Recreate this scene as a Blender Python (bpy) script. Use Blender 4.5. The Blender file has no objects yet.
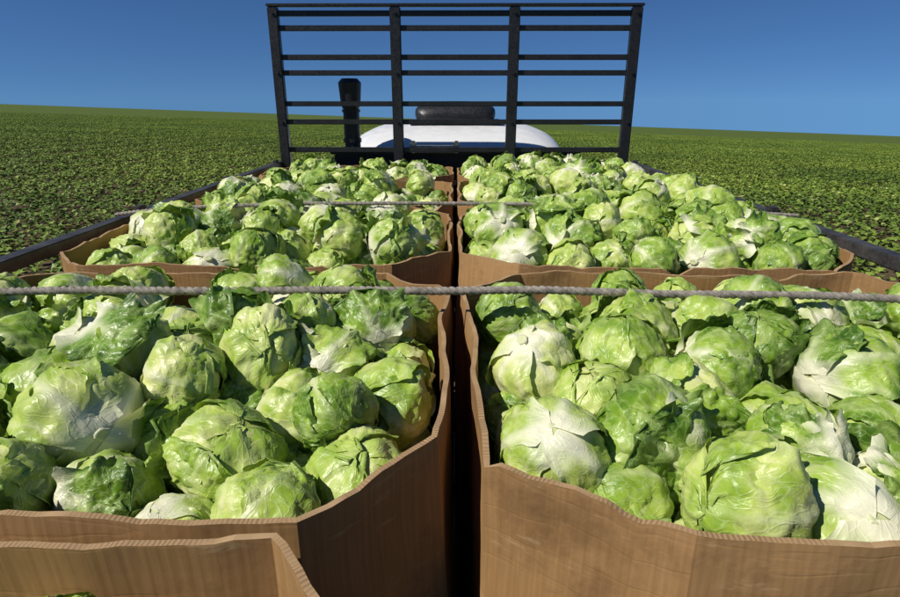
import bpy, bmesh, math, random
import numpy as np
from mathutils import Vector, Matrix, noise, Euler

random.seed(7); np.random.seed(7)
scene = bpy.context.scene
COL = scene.collection
CAMZ = 2.7; RIM = 2.25; DECK = 1.28

# ------------------------------------------------------------ helpers
def link(o, parent=None):
    COL.objects.link(o)
    if parent: o.parent = parent
    return o
def empty(name):
    e = bpy.data.objects.new(name, None); e.empty_display_size = .1
    return link(e)
def mesh_obj(name, verts, faces, mats=(), parent=None, smooth=False, do_link=True):
    me = bpy.data.meshes.new(name)
    me.from_pydata([tuple(v) for v in verts], [], [tuple(f) for f in faces]); me.update()
    for m in mats: me.materials.append(m)
    if smooth: me.polygons.foreach_set('use_smooth', [True]*len(me.polygons))
    o = bpy.data.objects.new(name, me)
    if do_link: link(o, parent)
    return o
def bm_obj(name, bm, mat, parent=None, smooth=False):
    me = bpy.data.meshes.new(name); bm.to_mesh(me); bm.free()
    if mat: me.materials.append(mat)
    if smooth: me.polygons.foreach_set('use_smooth', [True]*len(me.polygons))
    return link(bpy.data.objects.new(name, me), parent)
def add_box(bm, c, s, bevel=0):
    r = bmesh.ops.create_cube(bm, size=1)
    for v in r['verts']:
        v.co = Vector((v.co.x*s[0]+c[0], v.co.y*s[1]+c[1], v.co.z*s[2]+c[2]))
    if bevel:
        es = set()
        for v in r['verts']: es.update(v.link_edges)
        bmesh.ops.bevel(bm, geom=list(es), offset=bevel, segments=2, affect='EDGES')
def add_cyl(bm, c, r1, r2, h, axis='Z', seg=32):
    M = Matrix.Translation(c)
    if axis == 'X': M = M @ Matrix.Rotation(math.pi/2, 4, 'Y')
    if axis == 'Y': M = M @ Matrix.Rotation(math.pi/2, 4, 'X')
    bmesh.ops.create_cone(bm, cap_ends=True, segments=seg, radius1=r1, radius2=r2, depth=h, matrix=M)

class NT:
    def __init__(s, name):
        s.m = bpy.data.materials.new(name); s.m.use_nodes = True
        s.t = s.m.node_tree; s.t.nodes.clear()
        s.out = s.n('ShaderNodeOutputMaterial')
    def n(s, typ, **kw):
        nd = s.t.nodes.new(typ)
        for k, v in kw.items():
            if k in nd.inputs: nd.inputs[k].default_value = v
            else: setattr(nd, k, v)
        return nd
    def l(s, a, b): s.t.links.new(a, b)
    def ramp(s, src, stops):
        r = s.n('ShaderNodeValToRGB'); e = r.color_ramp.elements
        while len(e) < len(stops): e.new(.5)
        for el, (p, c) in zip(e, stops):
            el.position = p; el.color = (*c, 1) if len(c) == 3 else c
        s.l(src, r.inputs[0]); return r.outputs[0]
    def mix(s, f, a, b, mode='MIX'):
        m = s.n('ShaderNodeMix', data_type='RGBA', blend_type=mode)
        for sock, val in ((m.inputs[0], f), (m.inputs[6], a), (m.inputs[7], b)):
            if hasattr(val, 'links') or hasattr(val, 'is_linked'): s.l(val, sock)
            elif isinstance(val, (int, float)): sock.default_value = val
            else: sock.default_value = (*val, 1)
        return m.outputs[2]
    def math(s, op, a, b=0.0, clamp=False):
        m = s.n('ShaderNodeMath', operation=op, use_clamp=clamp)
        for sock, val in ((m.inputs[0], a), (m.inputs[1], b)):
            if hasattr(val, 'is_linked'): s.l(val, sock)
            else: sock.default_value = val
        return m.outputs[0]
def G(v): return (v, v, v)

# ------------------------------------------------------------ materials
def mat_lettuce():
    T = NT('lettuce_leaf')
    at = T.n('ShaderNodeAttribute', attribute_name='tone')
    sep = T.n('ShaderNodeSeparateColor'); T.l(at.outputs['Color'], sep.inputs[0])
    vein, outer, base = sep.outputs[0], sep.outputs[1], sep.outputs[2]
    uv = T.n('ShaderNodeUVMap')
    oi = T.n('ShaderNodeObjectInfo')
    tc = T.n('ShaderNodeTexCoord')
    n1 = T.n('ShaderNodeTexNoise', Scale=2.2, Detail=3.0); T.l(tc.outputs['Object'], n1.inputs['Vector'])
    nd = T.n('ShaderNodeTexNoise', Scale=5.0, Detail=1.0); T.l(uv.outputs[0], nd.inputs['Vector'])
    vm = T.n('ShaderNodeVectorMath', operation='MULTIPLY_ADD')
    T.l(nd.outputs['Color'], vm.inputs[0]); vm.inputs[1].default_value = (.3,.3,.3); T.l(uv.outputs[0], vm.inputs[2])
    mp = T.n('ShaderNodeMapping'); mp.inputs['Scale'].default_value = (1.5, .75, 1); T.l(vm.outputs[0], mp.inputs[0])
    vo = T.n('ShaderNodeTexVoronoi', feature='DISTANCE_TO_EDGE', Scale=8.0); T.l(mp.outputs[0], vo.inputs['Vector'])
    net = T.ramp(vo.outputs['Distance'], [(0.0, G(1)), (.05, G(.5)), (.13, G(0))])
    g = T.math('MULTIPLY_ADD', n1.outputs['Fac'], .85)
    T.t.nodes[-1].inputs[2].default_value = -.36
    g = T.math('ADD', g, outer)
    r = T.math('MULTIPLY', oi.outputs['Random'], .44)
    g = T.math('ADD', g, T.math('SUBTRACT', r, .19), clamp=True)
    col = T.ramp(g, [(0.0, (.66,.70,.26)), (.20, (.49,.60,.125)), (.44, (.30,.45,.045)), (.70, (.145,.275,.018)), (1.0, (.045,.115,.008))])
    vcol = T.mix(g, (.80,.80,.48), (.40,.54,.14))
    f = T.math('MULTIPLY', net, .32)
    col = T.mix(f, col, vcol)
    f = T.math('MULTIPLY', vein, .88)
    col = T.mix(f, col, vcol)
    col = T.mix(base, col, (.80,.79,.58))
    n3 = T.n('ShaderNodeTexNoise', Scale=22.0, Detail=4.0); T.l(tc.outputs['Object'], n3.inputs['Vector'])
    sp = T.ramp(n3.outputs['Fac'], [(.70, G(0)), (.75, G(.55))])
    col = T.mix(sp, col, (.26,.17,.06))
    h = T.math('ADD', T.math('MULTIPLY', net, .55), T.math('MULTIPLY', n3.outputs['Fac'], .8))
    bp = T.n('ShaderNodeBump', Strength=.45, Distance=.0016); T.l(h, bp.inputs['Height'])
    b = T.n('ShaderNodeBsdfPrincipled', Roughness=.36); T.l(col, b.inputs['Base Color']); T.l(bp.outputs[0], b.inputs['Normal'])
    b.inputs['Specular IOR Level'].default_value = .45
    tr = T.n('ShaderNodeBsdfTranslucent'); T.l(T.mix(1.0, col, (1,1,.5), 'MULTIPLY'), tr.inputs[0])
    ms = T.n('ShaderNodeMixShader'); ms.inputs[0].default_value = .15
    T.l(b.outputs[0], ms.inputs[1]); T.l(tr.outputs[0], ms.inputs[2]); T.l(ms.outputs[0], T.out.inputs[0])
    return T.m

def mat_card():
    T = NT('kraft_cardboard')
    tc = T.n('ShaderNodeTexCoord'); uv = T.n('ShaderNodeUVMap')
    n1 = T.n('ShaderNodeTexNoise', Scale=3.0, Detail=5.0); T.l(tc.outputs['Object'], n1.inputs['Vector'])
    mp = T.n('ShaderNodeMapping'); mp.inputs['Scale'].default_value = (160, 6, 1); T.l(uv.outputs[0], mp.inputs[0])
    n2 = T.n('ShaderNodeTexNoise', Scale=1.0, Detail=3.0); T.l(mp.outputs[0], n2.inputs['Vector'])
    col = T.ramp(n1.outputs['Fac'], [(.25, (.24,.130,.050)), (.5, (.315,.178,.072)), (.75, (.39,.232,.100))])
    col = T.mix(.35, col, T.ramp(n2.outputs['Fac'], [(.3, (.22,.12,.048)), (.7, (.42,.255,.115))]))
    n3 = T.n('ShaderNodeTexNoise', Scale=6.0, Detail=6.0, Roughness=.7); T.l(tc.outputs['Object'], n3.inputs['Vector'])
    st = T.ramp(n3.outputs['Fac'], [(.51, G(0)), (.66, G(.6))])
    col = T.mix(st, col, (.14,.075,.030))
    mp3 = T.n('ShaderNodeMapping'); mp3.inputs['Scale'].default_value = (3, 14, 1); mp3.inputs['Rotation'].default_value = (0,0,.5); T.l(uv.outputs[0], mp3.inputs[0])
    n6 = T.n('ShaderNodeTexNoise', Scale=2.0, Detail=6.0, Roughness=.75); T.l(mp3.outputs[0], n6.inputs['Vector'])
    sc = T.ramp(n6.outputs['Fac'], [(.60, G(0)), (.68, G(.45))])
    col = T.mix(sc, col, (.50,.36,.21))
    w = T.n('ShaderNodeTexWave', Scale=22.0, Distortion=.2); w.bands_direction = 'X'; T.l(uv.outputs[0], w.inputs['Vector'])
    mp2 = T.n('ShaderNodeMapping'); mp2.inputs['Scale'].default_value = (1.5, 9, 1); T.l(uv.outputs[0], mp2.inputs[0])
    n4 = T.n('ShaderNodeTexNoise', Scale=1.0, Detail=4.0); T.l(mp2.outputs[0], n4.inputs['Vector'])
    cr = T.ramp(n4.outputs['Fac'], [(.485, G(0)), (.5, G(1)), (.515, G(0))])
    h = T.math('ADD', T.math('MULTIPLY', w.outputs['Fac'], .08), T.math('MULTIPLY', n1.outputs['Fac'], 2.8))
    h = T.math('ADD', h, T.math('MULTIPLY', cr, -.14))
    bp = T.n('ShaderNodeBump', Strength=.55, Distance=.003); T.l(h, bp.inputs['Height'])
    b = T.n('ShaderNodeBsdfPrincipled', Roughness=.7); T.l(col, b.inputs['Base Color']); T.l(bp.outputs[0], b.inputs['Normal'])
    b.inputs['Specular IOR Level'].default_value = .2
    T.l(b.outputs[0], T.out.inputs[0]); return T.m

def mat_card_edge():
    T = NT('cardboard_cut_edge')
    uv = T.n('ShaderNodeUVMap')
    w = T.n('ShaderNodeTexWave', Scale=55.0, Distortion=3.5); w.bands_direction = 'X'; T.l(uv.outputs[0], w.inputs['Vector'])
    n = T.n('ShaderNodeTexNoise', Scale=9.0, Detail=5.0); T.l(uv.outputs[0], n.inputs['Vector'])
    a = T.ramp(w.outputs['Fac'], [(.2, (.21,.125,.058)), (.75, (.40,.26,.13))])
    col = T.mix(T.ramp(n.outputs['Fac'], [(.42, G(.25)), (.6, G(1))]), a, T.ramp(n.outputs['Fac'], [(.4, (.26,.155,.07)), (.7, (.44,.29,.15))]))
    b = T.n('ShaderNodeBsdfPrincipled', Roughness=.85); T.l(col, b.inputs['Base Color'])
    T.l(b.outputs[0], T.out.inputs[0]); return T.m

def mat_simple(name, c, rough=.5, metal=0., var=.3, scale=8., bump=.2, c2=None):
    T = NT(name); tc = T.n('ShaderNodeTexCoord')
    n = T.n('ShaderNodeTexNoise', Scale=scale, Detail=6.0, Roughness=.65); T.l(tc.outputs['Object'], n.inputs['Vector'])
    c2 = c2 or tuple(x*(1-var) for x in c)
    col = T.ramp(n.outputs['Fac'], [(.35, c2), (.62, c)])
    n2 = T.n('ShaderNodeTexNoise', Scale=scale*8, Detail=3.0); T.l(tc.outputs['Object'], n2.inputs['Vector'])
    b = T.n('ShaderNodeBsdfPrincipled', Roughness=rough, Metallic=metal); T.l(col, b.inputs['Base Color'])
    if bump > 0:
        bp = T.n('ShaderNodeBump', Strength=bump, Distance=.003); T.l(n2.outputs['Fac'], bp.inputs['Height']); T.l(bp.outputs[0], b.inputs['Normal'])
    rr = T.ramp(n2.outputs['Fac'], [(.3, G(max(0,rough-.12))), (.7, G(min(1,rough+.15)))]); T.l(rr, b.inputs['Roughness'])
    T.l(b.outputs[0], T.out.inputs[0]); return T.m

def mat_crop():
    T = NT('crop_leaf'); at = T.n('ShaderNodeAttribute', attribute_name='tone')
    geo = T.n('ShaderNodeNewGeometry'); n = T.n('ShaderNodeTexNoise', Scale=.10, Detail=3.0); T.l(geo.outputs['Position'], n.inputs['Vector'])
    sep = T.n('ShaderNodeSeparateColor'); T.l(at.outputs['Color'], sep.inputs[0])
    col = T.ramp(sep.outputs[0], [(0, (.075,.125,.018)), (.5, (.145,.22,.032)), (.85, (.24,.32,.065)), (1, (.37,.40,.14))])
    f = T.ramp(n.outputs['Fac'], [(.35, (.75,.80,.7)), (.65, (1.3,1.2,1.0))])
    col = T.mix(1.0, col, f, 'MULTIPLY')
    b = T.n('ShaderNodeBsdfPrincipled', Roughness=.5); T.l(col, b.inputs['Base Color']); b.inputs['Specular IOR Level'].default_value = .35
    T.l(b.outputs[0], T.out.inputs[0]); return T.m

def mat_ground():
    T = NT('field_soil'); tc = T.n('ShaderNodeTexCoord')
    n = T.n('ShaderNodeTexNoise', Scale=6.0, Detail=6.0, Roughness=.7); T.l(tc.outputs['Object'], n.inputs['Vector'])
    soil = T.ramp(n.outputs['Fac'], [(.3, (.055,.035,.022)), (.7, (.15,.10,.064))])
    n2 = T.n('ShaderNodeTexNoise', Scale=1.1, Detail=8.0, Roughness=.75); T.l(tc.outputs['Object'], n2.inputs['Vector'])
    green = T.ramp(n2.outputs['Fac'], [(.35, (.05,.08,.015)), (.65, (.12,.165,.032))])
    vl = T.n('ShaderNodeVectorMath', operation='LENGTH'); T.l(tc.outputs['Object'], vl.inputs[0])
    d = T.n('ShaderNodeMapRange'); d.inputs['From Min'].default_value = 40; d.inputs['From Max'].default_value = 150; T.l(vl.outputs['Value'], d.inputs[0])
    f = T.math('ADD', T.math('MULTIPLY', d.outputs[0], .85), .12)
    col = T.mix(f, soil, green)
    bp = T.n('ShaderNodeBump', Strength=.8, Distance=.06); T.l(n.outputs['Fac'], bp.inputs['Height'])
    b = T.n('ShaderNodeBsdfPrincipled', Roughness=.95); T.l(col, b.inputs['Base Color']); T.l(bp.outputs[0], b.inputs['Normal'])
    b.inputs['Specular IOR Level'].default_value = .1
    T.l(b.outputs[0], T.out.inputs[0]); return T.m

M_LET = mat_lettuce(); M_CARD = mat_card(); M_EDGE = mat_card_edge(); M_CROP = mat_crop(); M_GND = mat_ground()
M_BLACK = mat_simple('black_painted_steel', (.018,.018,.02), .42, 0, .5, 9, .25, (.010,.010,.011))
M_RAIL = mat_simple('worn_dark_steel', (.075,.07,.066), .5, .2, .5, 14, .3, (.028,.026,.025))
M_WHITE = mat_simple('white_cab_paint', (.74,.74,.74), .3, 0, .05, 1.5, 0)
M_GLASS = mat_simple('tinted_glass', (.02,.024,.028), .06, 0, .1, 2, 0)
M_RUB = mat_simple('tyre_rubber', (.025,.025,.025), .8, 0, .3, 20, .5)
M_WOOD = mat_simple('deck_planks', (.12,.08,.05), .8, 0, .5, 5, .6)
M_ROPE = mat_simple('weathered_rope', (.33,.295,.25), .9, 0, .55, 60, .6)
M_CHROME = mat_simple('dull_aluminium', (.45,.45,.46), .3, .9, .3, 10, .1)
M_LAMP = mat_simple('red_lens', (.35,.02,.015), .25, 0, .2, 10, 0)

# ------------------------------------------------------------ lettuce heads
def nz(p, s, off):
    return noise.noise(Vector((p[0]*s+off, p[1]*s-off*.7, p[2]*s+off*.3)))
def make_head(seed, kind, NV=46, NS=50, single=False):
    rng = random.Random(seed)
    V, F, UV, TN = [], [], [], []
    def add_grid(P, T, U, nv, ns):
        b = len(V); V.extend(P); TN.extend(T); UV.extend(U)
        for i in range(nv-1):
            for j in range(ns-1):
                a = b+i*ns+j; F.append((a, a+1, a+ns+1, a+ns))
    n_tight = 0 if single else rng.choice((4,5,6)); n_loose = 1 if single else kind
    flat = rng.uniform(.78, .98)
    nl = n_tight+n_loose
    phi0 = rng.random()*6.28
    so = rng.uniform(0,90)
    def lump(d): return .12*nz(d, 1.1, so)+.055*nz(d, 2.4, so+5)
    if not single:
        P, T, U = [], [], []
        for i in range(30):
            for j in range(31):
                th = math.pi*i/29; ph = 2*math.pi*j/30
                d = Vector((math.sin(th)*math.cos(ph), math.sin(th)*math.sin(ph), -math.cos(th)))
                r = .88+lump(d)+.035*abs(nz(d, 4, seed+3)); p = d*r; p.z *= flat
                P.append(p); T.append((max(0,nz(d,7,so)), .12, 0)); U.append((j/30*3, i/29))
        add_grid(P, T, U, 30, 31)
    gbias = rng.uniform(-.06,.12)
    for k in range(nl):
        lo = k >= n_tight
        phi = phi0 + k*2.4 + rng.uniform(-.4,.4)
        rk = (.905+.022*k) if not single else 1.05
        tm = rng.uniform(2.2, 2.9) if not lo else rng.uniform(1.4, 2.1)
        if not lo and k < 2: tm = 3.1
        Wm = rng.uniform(1.0,1.5) if not lo else rng.uniform(.8,1.2)
        outer = .05+.050*k+rng.uniform(-.06,.10)+gbias+(.17 if lo else 0)
        if single: outer = rng.uniform(.25,.52)
        tilt = rng.choice((-1,1))*rng.uniform(.01,.05)
        lift = rng.uniform(.02,.09) if not lo else rng.uniform(.08,.30)
        off = rng.uniform(0, 50); rf = rng.uniform(4,7); nvn = rng.choice((4,5,6))
        fold = rng.uniform(-.9,.9)
        eph = Vector((-math.sin(phi), math.cos(phi), 0))
        P, T, U = [], [], []
        for i in range(NV):
            v = i/(NV-1); th = .04+v*tm
            c = Vector((math.sin(th)*math.cos(phi), math.sin(th)*math.sin(phi), -math.cos(th)))
            prof = ((v+.12)**.5)*max(0,(1-v**6))**.5
            for j in range(NS):
                s = -1+2*j/(NS-1)
                jag = 1+.17*noise.noise(Vector((v*6+off, s*.5, off)))+.07*noise.noise(Vector((v*18+off, s, off)))
                al = s*Wm*prof*jag + .18*nz(c, 1.4, off)*v
                th2 = th + (.05*math.sin(s*5+off) + .15*noise.noise(Vector((s*4+off, 2, off)))+.06*noise.noise(Vector((s*13+off, 2, off))))*v**3
                cc = Vector((math.sin(th2)*math.cos(phi), math.sin(th2)*math.sin(phi), -math.cos(th2)))
                d = cc*math.cos(al)+eph*math.sin(al)
                psi = al/(v+.22)
                wob = .45*noise.noise(Vector((psi*1.2+off, v*3.5, 1)))
                fan = (.5+.5*math.cos((psi+wob)*nvn*1.1))**9
                fade = max(0,1-v*.80)**.7*min(1,v*5)
                br = (.5+.5*math.cos((v*13 - abs(al)*7.5 + 2.2*noise.noise(Vector((al*2+off, v*3, 7))))*1.6))**10
                br *= min(1,v*3)*(1-v*.6)*.5
                rib = math.exp(-(al/(.17*(1-v)**1.3+.016))**2)*(1-v)**.5
                vein = max(rib, fan*fade*.8, br)
                ea = abs(s)**4; et = v**5; e = max(ea, et)
                b1 = nz(d, 1.8, off); b2 = nz(d, 4.0, off+9); b3 = nz(d, 8.0, off+20)
                r = rk + lump(d) + tilt*s + .045*b1 + .050*b2*(.4+v) + .024*(abs(b3)*2-.5)*(.4+v)
                r += .026*max(rib*1.2, fan*fade*.8, br*.6)*(1-.4*v)
                ruff = math.sin(al*rf*2.2+off)+math.sin(v*rf*3.0+off*2)+1.8*noise.noise(Vector((al*7+off, v*8, 3)))
                r += lift*(e*.8 + .25*max(0,v-.5)) + e*(.055 if lo else .028)*ruff
                if lo: r += .026*ruff*(e**.4) + .06*max(0, fold*s)*v
                p = d*r; p.z *= flat
                P.append(p)
                base = max(0, 1-v/.20)**.7*.95 + rib*.80*(1-v)
                T.append((min(1,vein), min(1,max(0, outer+.20*e+.16*v+.24*b1-.06)), min(1,base)))
                U.append((s*.5*(.4+prof)+off, v+off*.3))
        add_grid(P, T, U, NV, NS)
    if not single:
        P, T, U = [], [], []
        for i in range(6):
            for j in range(17):
                a = 2*math.pi*j/16; wv = 1+.12*math.sin(a*2+so)+.06*math.sin(a*5+so)
                rr = [0,.07,.115,.13,.13,.12][i]*wv; z = [-.965,-.975,-.975,-.955,-.92,-.85][i]
                P.append(Vector((rr*math.cos(a), rr*math.sin(a), z*flat-.01))); T.append((.2,.12 if i<3 else 0,[.45,.5,.7,.9,.9,.9][i])); U.append((a, i*.1))
        add_grid(P, T, U, 6, 17)
    me = bpy.data.meshes.new('lettuce_head_mesh')
    me.from_pydata([tuple(p) for p in V], [], F); me.update()
    me.materials.append(M_LET)
    me.polygons.foreach_set('use_smooth', [True]*len(me.polygons))
    ca = me.color_attributes.new('tone', 'FLOAT_COLOR', 'POINT')
    arr = np.ones((len(V),4), dtype=np.float32); arr[:,:3] = np.array(TN); ca.data.foreach_set('color', arr.ravel())
    uvl = me.uv_layers.new(name='UVMap'); li = np.empty(len(me.loops), dtype=np.int32); me.loops.foreach_get('vertex_index', li)
    uvl.data.foreach_set('uv', np.array(UV, dtype=np.float32)[li].ravel())
    return me
TIGHT = [make_head(11+i*7, 0) for i in range(6)]
LEAFY = [make_head(111+i*7, 1 if i%3==0 else 2) for i in range(10)]
LEAF = [make_head(511+i*7, 0, single=True) for i in range(6)]

# ------------------------------------------------------------ bins
def octo(x0,x1,y0,y1,c=.16):
    return [(x0+c,y0),(x1-c,y0),(x1,y0+c*1.05),(x1,y1-c),(x1-c,y1),(x0+c,y1),(x0,y1-c),(x0,y0+c*1.05)]
def make_bin(poly, rim, seed):
    n = len(poly); t = .009
    pts = []; nor = []
    for i in range(n):
        a = Vector(poly[i]); b = Vector(poly[(i+1)%n]); L = (b-a).length; k = max(2, int(L/.02))
        d = (b-a).normalized(); nn = Vector((d.y, -d.x))
        pv = Vector(poly[i-1]); dp = (a-pv).normalized(); np_ = Vector((dp.y,-dp.x))
        for q in range(k):
            pts.append(a.lerp(b, q/k)); nor.append((nn+np_).normalized() if q == 0 else nn)
    N = len(pts); per = [0]
    for i in range(N): per.append(per[-1]+(pts[(i+1)%N]-pts[i]).length)
    hs = [0,.15,.3,.45,.55,.65,.72,.78,.84,.89,.93,.96,.98,1.0]; H = rim-DECK-.01
    V=[];F=[];UV=[];MI=[]
    J = len(hs)
    def P(i,j,inner):
        h = hs[j]; p = pts[i]; nn = nor[i]
        q = Vector((p.x*4+seed, p.y*4, h*2))
        rw = .016*noise.noise(Vector((p.x*2.3+seed*3, p.y*2.3, 0)))+.007*noise.noise(Vector((p.x*12, p.y*12, seed)))+.004*noise.noise(Vector((p.x*35, p.y*35, seed)))
        dent = max(0, noise.noise(Vector((p.x*7+seed*5, p.y*7, 4)))-.32)*.09
        bulge = .016*math.sin(math.pi*min(1,h))*(.5+noise.noise(Vector((p.x*2+seed,p.y*2,h*1.5)))) + .010*noise.noise(q)*(.4+h)
        bulge += .011*noise.noise(Vector((p.x*8+seed, p.y*8, h*6)))*h**2
        o = p + nn*(bulge - (t if inner else 0))
        return Vector((o.x, o.y, DECK+.006+H*h+rw*h**3-dent*h**12))
    for inner in (0,1):
        for j in range(J):
            for i in range(N): V.append(P(i,j,inner)); 
    def vid(i,j,inner): return inner*J*N + j*N + (i%N)
    for i in range(N):
        u0, u1 = per[i], per[i+1]
        for j in range(J-1):
            F.append((vid(i,j,0),vid(i+1,j,0),vid(i+1,j+1,0),vid(i,j+1,0))); MI.append(0)
            UV += [(u0,hs[j]),(u1,hs[j]),(u1,hs[j+1]),(u0,hs[j+1])]
            F.append((vid(i+1,j,1),vid(i,j,1),vid(i,j+1,1),vid(i+1,j+1,1))); MI.append(0)
            UV += [(u1,hs[j]),(u0,hs[j]),(u0,hs[j+1]),(u1,hs[j+1])]
        F.append((vid(i,J-1,0),vid(i+1,J-1,0),vid(i+1,J-1,1),vid(i,J-1,1))); MI.append(1)
        UV += [(u0,0),(u1,0),(u1,.01),(u0,.01)]
    F.append(tuple(vid(i,0,1) for i in range(N))); MI.append(0); UV += [(pts[i].x,pts[i].y) for i in range(N)]
    o = mesh_obj('cardboard_bin', V, F, (M_CARD, M_EDGE))
    o.data.polygons.foreach_set('material_index', MI)
    uvl = o.data.uv_layers.new(name='UVMap'); uvl.data.foreach_set('uv', np.array(UV, dtype=np.float32).ravel())
    return o

def settle(poly, seed, N, floor, rmin=.068, rmax=.096):
    rs = np.random.RandomState(seed)
    P2 = np.array(poly); nxt = np.roll(P2,-1,axis=0); d = nxt-P2; L = np.linalg.norm(d,axis=1,keepdims=True); d = d/L
    inn = np.stack([-d[:,1], d[:,0]],1)
    lo = P2.min(0)+.1; hi = P2.max(0)-.1
    r = rs.uniform(rmin, rmax, N)
    X = np.column_stack([rs.uniform(lo[0],hi[0],N), rs.uniform(lo[1],hi[1],N), floor+rs.uniform(.08,.9,N)])
    iu = np.triu_indices(N,1)
    for it in range(380):
        X[:,2] -= .006 if it < 300 else .002
        for sub in range(2):
            D = X[iu[0]]-X[iu[1]]; dist = np.linalg.norm(D,axis=1)+1e-9; mn = (r[iu[0]]+r[iu[1]])*.92
            pen = np.maximum(0, mn-dist); m = pen > 0
            c = (D[m]/dist[m,None])*(pen[m,None]*.42)
            np.add.at(X, iu[0][m], c); np.add.at(X, iu[1][m], -c)
            sd = np.einsum('nkj,kj->nk', X[:,None,:2]-P2[None], inn)
            pw = np.maximum(0, r[:,None]*1.04+.014-sd)
            X[:,:2] += np.einsum('nk,kj->nj', pw, inn)
            X[:,2] = np.maximum(X[:,2], floor+r)
    sd = np.einsum('nkj,kj->nk', X[:,None,:2]-P2[None], inn).min(1)
    return X, r, sd

ROPES = [(1.20, 2.302), (2.20, 2.322)]
def fill_bin(poly, seed, N, top, mound, back=0):
    X, r, sd = settle(poly, seed, N, RIM-.5)
    P2 = np.array(poly); c = (P2.min(0)+P2.max(0))/2; h = (P2.max(0)-P2.min(0))/2
    tops = X[:,2]+r
    q = np.percentile(tops, 84)
    X[:,2] += RIM+top-q
    over = X[:,2]+r-(RIM+top)
    X[:,2] -= np.where(over > 0, over*.62, 0)
    X[:,2] += mound*np.clip(1-((X[:,0]-c[0])/h[0])**2,0,1)*np.clip(1-((X[:,1]-c[1])/h[1])**2,0,1)
    X[:,2] += back*np.clip((X[:,1]-c[1])/h[1],-.3,1)
    for (ry, rz) in ROPES:
        dy = X[:,1]-ry; near = np.abs(dy) < r
        cap = rz - np.sqrt(np.maximum(0, (r+.004)**2-dy**2))
        X[:,2] = np.where(near, np.minimum(X[:,2], cap), X[:,2])
    root = empty('lettuce_pile'); root.location = (c[0], c[1], RIM)
    rng = random.Random(seed)
    for i in range(N):
        if X[i,2] < RIM-.36: continue
        mid = sd[i] > r[i]+.04
        leafy = mid and rng.random() < .88
        o = bpy.data.objects.new('head_%d' % i, rng.choice(LEAFY if leafy else TIGHT)); link(o, root)
        s = r[i]*.99
        loc = Vector((X[i,0]-c[0], X[i,1]-c[1], X[i,2]-RIM))
        o.location = loc
        q = Vector((rng.gauss(0,1), rng.gauss(0,1), rng.gauss(0,1)))
        if rng.random() < .10:   # cut stem turned up towards the open top
            q = Vector((rng.gauss(0,.6), rng.gauss(0,.6)+.5, -1))
        o.rotation_euler = q.normalized().to_track_quat('Z','Y').to_euler()
        o.rotation_euler.rotate_axis('Z', rng.uniform(0,6.28))
        o.scale = (s*rng.uniform(.90,1.13), s*rng.uniform(.90,1.13), s*rng.uniform(.90,1.10))
        if mid and X[i,2]+r[i] > RIM-.12 and rng.random() < .32:
            lf = bpy.data.objects.new('wrapper_leaf_%d' % i, rng.choice(LEAF)); link(lf, root)
            lf.location = loc
            lf.rotation_euler = (rng.uniform(1.2,2.6), rng.uniform(-.5,.5), rng.uniform(0,6.28))
            s2 = s*rng.uniform(1.0,1.12); lf.scale = (s2,s2,s2)
XL0, XL1, XR0, XR1 = -1.26, -.017, .017, 1.26
rows = [(.535,1.52),(1.58,2.53),(2.58,3.50),(3.53,4.28)]
right1 = [(.27,.515),(.60,.488),(1.10,.49),(1.26,.66),(1.26,1.36),(1.1,1.52),(.18,1.52),(.02,1.38),(.045,.65)]
bins = []
bins.append((octo(XL0,-.05,-.50,.505,.15), RIM-.005, 82, -.035, .0, .03))
for k,(y0,y1) in enumerate(rows):
    n = 108 if k<3 else 86
    bins.append((octo(XL0,XL1,y0,y1,.165), RIM, n, [.025,.05,.04,.03][k], [.03,.045,.05,.04][k], .025 if k==0 else 0))
    bins.append((right1 if k==0 else octo(XR0,XR1,y0,y1,.165), RIM, n, [.02,.055,.05,.04][k], [.03,.05,.06,.05][k], .03 if k==0 else 0))
for i,(poly,rim,N,top,mound,back) in enumerate(bins):
    make_bin(poly, rim, i+1); fill_bin(poly, 300+i, N, top, mound, back)

# ------------------------------------------------------------ ropes
def make_rope(y, z, rad, seed, zr, zl):
    n = 2600; seg = 16; V=[];F=[]
    xa, xb = -1.33, 1.33
    for i in range(n):
        t = i/(n-1); x = xa+(xb-xa)*t
        u = (x)/1.33
        zz = z + (zr-z)*max(0,u)**2 + (zl-z)*max(0,-u)**4 + .005*noise.noise(Vector((x*3,seed,0)))
        yy = y + .014*noise.noise(Vector((x*2,seed,5)))
        for j in range(seg):
            a = 2*math.pi*j/seg
            rr = rad*(.70+.38*abs(math.cos(1.5*(a - x*2*math.pi/.050))))*(1+.10*noise.noise(Vector((x*90,a,seed))))
            V.append((x, yy+rr*math.cos(a), zz+rr*math.sin(a)))
    for i in range(n-1):
        for j in range(seg):
            a = i*seg+j; b = i*seg+(j+1)%seg; F.append((a,b,b+seg,a+seg))
    return mesh_obj('rope', V, F, (M_ROPE,), smooth=True)
make_rope(1.20, 2.300, .0090, 1, 2.268, 2.285)
make_rope(2.20, 2.322, .0075, 2, 2.275, 2.275)

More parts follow.
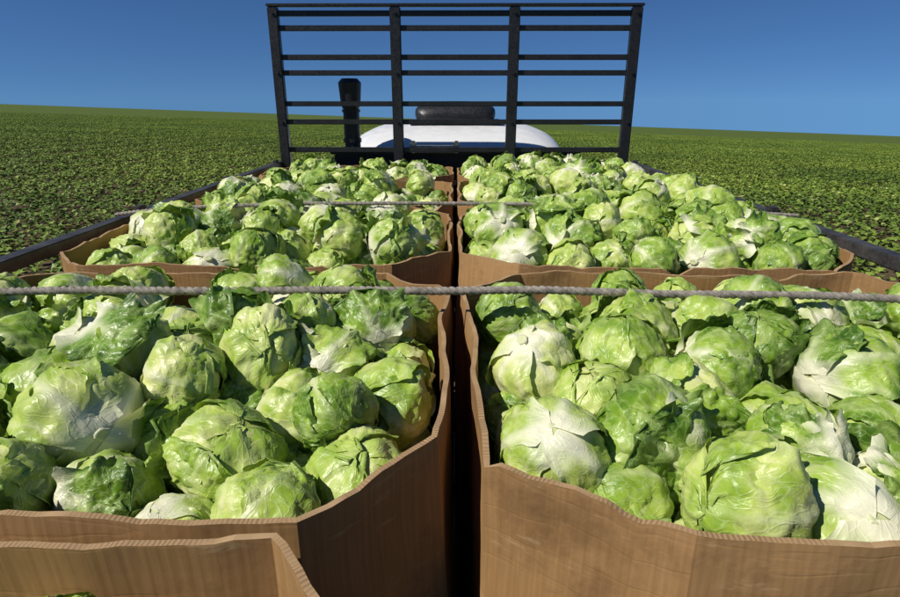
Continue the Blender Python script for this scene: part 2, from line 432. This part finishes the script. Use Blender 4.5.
# ------------------------------------------------------------ truck
truck = empty('flatbed_truck'); truck.location = (0,0,0)
bm = bmesh.new()
for i in range(18):
    w = 2.62/18; add_box(bm, (-1.31+w*(i+.5), 1.9, DECK-.02), (w-.006, 5.1, .04), .003)
bm_obj('deck', bm, M_WOOD, truck)
bm = bmesh.new()
for x in (-1.345, 1.345): add_box(bm, (x, 1.9, DECK-.06), (.05, 5.14, .14), .004)
for x in (-.42,.42): add_box(bm, (x, 3.4, DECK-.26), (.09, 9.2, .22), .004)
for k in range(9): add_box(bm, (0, -.5+k*.6, DECK-.095), (2.6, .06, .10), .003)
add_box(bm, (0,-.68,DECK-.07), (2.74,.05,.16), .004)
bm_obj('chassis', bm, M_RAIL, truck)
bm = bmesh.new()
for sx in (-1,1):
    x = sx*1.325
    add_box(bm, (x, 1.88, RIM-.008), (.055, 5.02, .04), .004)
    add_box(bm, (x, 1.88, RIM-.42), (.03, 5.02, .06), .004)
    for k in range(6):
        add_box(bm, (x+sx*.012, -.55+k*.96, (RIM-.03+DECK)/2), (.05, .06, RIM-.032-DECK), .003)
        add_box(bm, (x, -.5+k*.96, RIM+.022), (.03, .05, .02), .003)
bm_obj('side_rails', bm, M_RAIL, truck)
bm = bmesh.new()
YR = 4.41
for x, w in ((-1.275,.07),(-.422,.075),(.413,.075),(1.262,.07)):
    add_box(bm, (x, YR, (CAMZ+.61+DECK)/2), (w, .06, CAMZ+.61-DECK), .006)
add_box(bm, (-.005, YR, CAMZ+.622), (2.62, .06, .018), .003)
for z in (.572,.478,.288,.184,-.027,-.154,-.354):
    add_box(bm, (-.005, YR+.012, CAMZ+z), (2.54, .035, .036), .004)
for z in (1.5,1.7,1.9,2.1):
    add_box(bm, (0, YR+.012, z), (2.54, .035, .036), .004)
for x in (-1.275,-.422,.413,1.262):
    for z in (.572,.184,-.154):
        add_cyl(bm, (x, YR-.034, CAMZ+z), .011,.011,.012,'Y',8)
bm_obj('headboard_rack', bm, M_BLACK, truck)
def loft(name, secs, mat, parent, smooth=True, n=40):
    V=[];F=[]
    for (y, w, z0, z1, p) in secs:
        for j in range(n):
            a = 2*math.pi*j/n; ca, sa = math.cos(a), math.sin(a)
            x = w*math.copysign(abs(ca)**(2/p), ca); z = (z0+z1)/2+(z1-z0)/2*math.copysign(abs(sa)**(2/p), sa)
            V.append((x,y,z))
    for i in range(len(secs)-1):
        for j in range(n):
            a=i*n+j; b=i*n+(j+1)%n; F.append((a,a+n,b+n,b))
    F.append(tuple(range(n))); F.append(tuple((len(secs)-1)*n+j for j in range(n))[::-1])
    return mesh_obj(name, V, F, (mat,), parent, smooth)
loft('cab_body', [(4.74,.90,.95,2.26,5),(4.76,.97,.92,2.33,5),(4.85,1.0,.9,2.385,4.5),(5.05,1.01,.9,2.45,4.5),(5.35,1.01,.9,2.50,4.5),(5.75,1.0,.9,2.51,4.5),(6.05,.97,.9,2.47,4.5),(6.25,.95,.9,2.37,5),(6.5,.95,.9,2.0,7),(6.62,.95,.9,1.85,7)], M_WHITE, truck, n=96)
loft('hood', [(6.6,.93,.75,1.82,6),(7.0,.90,.7,1.78,6),(7.6,.84,.65,1.68,6),(7.95,.80,.65,1.6,5),(8.0,.74,.7,1.52,5)], M_WHITE, truck)
bm = bmesh.new()
add_box(bm, (0,4.735,2.06), (1.35,.03,.34), .012)
for sx in (-1,1): add_box(bm, (sx*1.0,5.75,2.05), (.03,.8,.42), .01)
bm_obj('cab_windows', bm, M_GLASS, truck)
bm = bmesh.new(); add_box(bm, (0,6.42,2.13),(1.6,.03,.5),.01)
for v in bm.verts: v.co.y -= (v.co.z-2.13)*.55
bm_obj('windscreen', bm, M_GLASS, truck)
bm = bmesh.new()
add_box(bm, (0,4.62,1.75), (1.9,.05,1.1), .01)
add_box(bm, (0,4.60,2.315), (1.95,.09,.035), .008)
bm_obj('cab_guard', bm, M_BLACK, truck)
bm = bmesh.new()
add_box(bm, (-.16,4.52,2.345), (.34,.10,.05), .015); add_box(bm, (-.32,4.51,2.36), (.05,.06,.09), .012); add_box(bm, (.01,4.51,2.36), (.05,.06,.09), .012)
bm_obj('toolbox_handle', bm, M_CHROME, truck)
loft('roof_air_unit', [(5.25,.26,2.51,2.58,3),(5.28,.33,2.50,2.64,3),(5.38,.36,2.49,2.68,3.2),(5.6,.36,2.49,2.69,3.2),(5.8,.33,2.49,2.65,3),(5.85,.26,2.50,2.59,3)], M_BLACK, truck)
bm = bmesh.new(); add_box(bm, (0,5.5,2.515), (.84,.5,.03), .012); bm_obj('roof_unit_base', bm, M_CHROME, truck)
bm = bmesh.new()
X0 = -.81; Y0=4.66
add_cyl(bm, (X0,Y0,1.95), .062,.062,1.5)
add_cyl(bm, (X0,Y0,2.745), .075,.088,.16); add_cyl(bm, (X0,Y0,2.84), .088,.06,.03); add_cyl(bm,(X0,Y0,2.655),.066,.075,.03)
add_cyl(bm, (X0,Y0,2.40), .070,.070,.03); add_cyl(bm, (X0,Y0,2.62), .070,.070,.02)
bm_obj('air_intake_stack', bm, M_BLACK, truck)
bm = bmesh.new(); bm2 = bmesh.new()
for (x,y) in ((-1.0,.6),(1.0,.6),(-1.0,1.7),(1.0,1.7),(-.95,7.2),(.95,7.2)):
    r=.5
    w = .5 if y<5 else .28
    add_cyl(bm, (x,y,r), r,r,w*.82,'X',40); add_cyl(bm, (x,y,r), r*.94,r*.94,w,'X',40)
    add_cyl(bm2,(x,y,r), .27,.27,w+.02,'X',24); add_cyl(bm2,(x,y,r), .09,.09,w+.09,'X',16)
bm_obj('tyres', bm, M_RUB, truck); bm_obj('wheel_hubs', bm2, M_CHROME, truck)
bm = bmesh.new()
for sx in (-1,1):
    for k in range(9):
        a = math.radians(10+k*20); add_box(bm, (sx*.95,7.2+.58*math.cos(a),.5+.58*math.sin(a)), (.34,.22,.03+.12*abs(math.cos(a))), .01)
    add_box(bm, (sx*1.1,5.0,.75), (.3,.9,.45), .05)
bm_obj('fenders_and_tanks', bm, M_WHITE, truck)
bm = bmesh.new(); add_box(bm,(0,8.1,.65),(2.1,.12,.3),.02); add_box(bm,(0,8.01,1.2),(1.0,.04,.5),.01)
for sx in (-1,1):
    add_box(bm,(sx*1.14,6.15,2.0),(.1,.05,.35),.01); add_box(bm,(sx*1.06,6.15,2.1),(.14,.02,.02),.003)
bm_obj('bumper_grille_mirrors', bm, M_CHROME, truck)
bm = bmesh.new()
for sx in (-1,1): add_box(bm,(sx*1.15,-.712,DECK-.08),(.16,.02,.09),.004)
bm_obj('tail_lamps', bm, M_LAMP, truck)

# ------------------------------------------------------------ terrain
AX = math.tan(math.radians(1.95)); AY = math.tan(math.radians(1.75))
def terr(x, y):
    r = math.hypot(x, y-3); t = min(1, max(0, (r-7)/26)); s = t*t*(3-2*t)
    return -(AX*x+AY*y)*s + .25*noise.noise(Vector((x*.02,y*.02,0)))*s
rad = [0,2,4,6,7,8,9,10,12,14,16,18,20,23,26,30,34,40,50,60,75,90,110,140,180,230,300,400,550,800,1200,2000]
SG = 128; V=[(0,3,0)]; F=[]
for i,r in enumerate(rad[1:]):
    for j in range(SG):
        a = 2*math.pi*j/SG; x = r*math.cos(a); y = 3+r*math.sin(a); V.append((x,y,terr(x,y)))
for j in range(SG): F.append((0, 1+j, 1+(j+1)%SG))
for i in range(len(rad)-2):
    for j in range(SG):
        a = 1+i*SG+j; b = 1+i*SG+(j+1)%SG; F.append((a, a+SG, b+SG, b))
mesh_obj('field_ground', V, F, (M_GND,), smooth=True)

def make_patch(seed, S=3.0):
    rng = random.Random(seed); V=[];F=[];TN=[]
    rowsp = .75
    for ri in range(4):
        for k in range(27):
            cx = -S/2+rowsp*(ri+.5)+rng.gauss(0,.13); cy = -S/2+S*(k+rng.random())/27
            if rng.random() < .08: continue
            H = rng.uniform(.12,.28); nl = rng.randint(8,11); pt = rng.uniform(-.2,.2)
            for q in range(nl):
                a = rng.random()*6.28; L = rng.uniform(.08,.15); rr = rng.uniform(.0,.18); W = L*rng.uniform(.36,.52)
                z0 = H*rng.uniform(.35,1.0); pitch = rng.uniform(-.5,.6)
                o = Vector((cx+rr*math.cos(a), cy+rr*math.sin(a), z0))
                a2 = a+rng.uniform(-.8,.8)
                d = Vector((math.cos(a2)*math.cos(pitch), math.sin(a2)*math.cos(pitch), math.sin(pitch)))
                sd = Vector((-math.sin(a2), math.cos(a2), rng.uniform(-.4,.4))).normalized()
                up = d.cross(sd); b = len(V)
                tone = min(1,max(0,.42+pt+rng.gauss(0,.2)+.9*(z0-.18)))
                for (l, w, u) in ((0,0,0),(.35,-1,.12),(.35,0,0),(.35,1,.12),(1.05,0,-.18)):
                    V.append(o+d*(l*L)+sd*(w*W)+up*(u*L)); TN.append(tone)
                F += [(b,b+2,b+1),(b,b+3,b+2),(b+1,b+2,b+4),(b+2,b+3,b+4)]
    me = bpy.data.meshes.new('crop_patch'); me.from_pydata([tuple(v) for v in V],[],F); me.update(); me.materials.append(M_CROP)
    ca = me.color_attributes.new('tone','FLOAT_COLOR','POINT'); arr = np.ones((len(V),4),dtype=np.float32); arr[:,0]=TN; ca.data.foreach_set('color',arr.ravel())
    return bpy.data.objects.new('crop_patch', me)
pc = bpy.data.collections.new('crop_patches')
for i in range(4): pc.objects.link(make_patch(300+i))
PV = []
S = 3.0
rng = random.Random(5)
for ix in range(-75, 76):
    for iy in range(-8, 75):
        x = ix*S; y = iy*S; r = math.hypot(x, y-3)
        if r > 210: continue
        if abs(x) < 3.0 and -4 < y < 11: continue
        if r > 40 and (y < 5 or abs(math.atan2(x,y)) > math.radians(62)): continue
        x += rng.uniform(-.12,.12)
        PV.append((x, y, terr(x,y)))
field = mesh_obj('crop_field', PV, [], ())
ng = bpy.data.node_groups.new('scatter_crops', 'GeometryNodeTree')
ng.interface.new_socket('Geometry', in_out='INPUT', socket_type='NodeSocketGeometry')
ng.interface.new_socket('Geometry', in_out='OUTPUT', socket_type='NodeSocketGeometry')
gi = ng.nodes.new('NodeGroupInput'); go = ng.nodes.new('NodeGroupOutput')
ci = ng.nodes.new('GeometryNodeCollectionInfo'); ci.inputs['Collection'].default_value = pc
ci.inputs['Separate Children'].default_value = True; ci.inputs['Reset Children'].default_value = True
ip = ng.nodes.new('GeometryNodeInstanceOnPoints'); ip.inputs['Pick Instance'].default_value = True
ri = ng.nodes.new('FunctionNodeRandomValue'); ri.data_type = 'INT'
for s_ in ri.inputs:
    if s_.type == 'INT' and s_.name == 'Min': s_.default_value = 0
    if s_.type == 'INT' and s_.name == 'Max': s_.default_value = 3
r2 = ng.nodes.new('FunctionNodeRandomValue'); r2.data_type = 'INT'
for s_ in r2.inputs:
    if s_.type == 'INT' and s_.name == 'Min': s_.default_value = 0
    if s_.type == 'INT' and s_.name == 'Max': s_.default_value = 1
    if s_.name == 'Seed': s_.default_value = 9
mm = ng.nodes.new('ShaderNodeMath'); mm.operation='MULTIPLY'; mm.inputs[1].default_value = math.pi
cx = ng.nodes.new('ShaderNodeCombineXYZ')
L = ng.links.new
L(gi.outputs[0], ip.inputs['Points']); L(ci.outputs[0], ip.inputs['Instance'])
L([o for o in ri.outputs if o.type=='INT'][0], ip.inputs['Instance Index'])
L([o for o in r2.outputs if o.type=='INT'][0], mm.inputs[0]); L(mm.outputs[0], cx.inputs[2]); L(cx.outputs[0], ip.inputs['Rotation'])
L(ip.outputs[0], go.inputs[0])
md = field.modifiers.new('scatter','NODES'); md.node_group = ng

# ------------------------------------------------------------ light
sd = Vector((-.60,-.30,.72)).normalized()
el = math.asin(sd.z); az = math.atan2(sd.x, sd.y)
w = bpy.data.worlds.new('World'); scene.world = w; w.use_nodes = True
nt = w.node_tree; nt.nodes.clear()
tcw = nt.nodes.new('ShaderNodeTexCoord'); sx = nt.nodes.new('ShaderNodeSeparateXYZ'); cxw = nt.nodes.new('ShaderNodeCombineXYZ')
ma = nt.nodes.new('ShaderNodeMath'); ma.operation='MAXIMUM'; ma.inputs[1].default_value = 0
mb = nt.nodes.new('ShaderNodeMath'); mb.operation='ADD'; mb.inputs[1].default_value = .09
LL = nt.links.new
LL(tcw.outputs['Generated'], sx.inputs[0]); LL(sx.outputs[0], cxw.inputs[0]); LL(sx.outputs[1], cxw.inputs[1])
LL(sx.outputs[2], ma.inputs[0]); LL(ma.outputs[0], mb.inputs[0]); LL(mb.outputs[0], cxw.inputs[2])
sky = nt.nodes.new('ShaderNodeTexSky'); sky.sky_type='NISHITA'; sky.sun_disc=False; sky.sun_elevation=el; sky.sun_rotation=az
sky.air_density=1.0; sky.dust_density=0; sky.ozone_density=4.0; sky.altitude=2000
LL(cxw.outputs[0], sky.inputs[0])
mx = nt.nodes.new('ShaderNodeMix'); mx.data_type='RGBA'; mx.blend_type='MULTIPLY'; mx.inputs[0].default_value=1; mx.inputs[7].default_value=(.50,.76,1.04,1)
LL(sky.outputs[0], mx.inputs[6])
bg = nt.nodes.new('ShaderNodeBackground'); bg.inputs[1].default_value=.068
ow = nt.nodes.new('ShaderNodeOutputWorld'); LL(mx.outputs[2], bg.inputs[0]); LL(bg.outputs[0], ow.inputs[0])
sl = bpy.data.lights.new('sun','SUN'); sl.energy=5.0; sl.angle=math.radians(.53); sl.color=(1,.955,.87)
so = bpy.data.objects.new('sun', sl); link(so); so.rotation_euler = sd.to_track_quat('Z','Y').to_euler(); so.location=(-5,-4,9)

# ------------------------------------------------------------ camera
cam = bpy.data.cameras.new('camera'); cam.lens=22.8; cam.sensor_width=36; cam.clip_start=.02; cam.clip_end=6000
co = bpy.data.objects.new('camera', cam); link(co); co.location=(0,0,CAMZ)
co.rotation_euler=(math.radians(90-19.2),0,math.radians(.5)); scene.camera=co
scene.view_settings.view_transform='Standard'; scene.view_settings.look='None'; scene.view_settings.exposure=0
print('patches', len(PV))
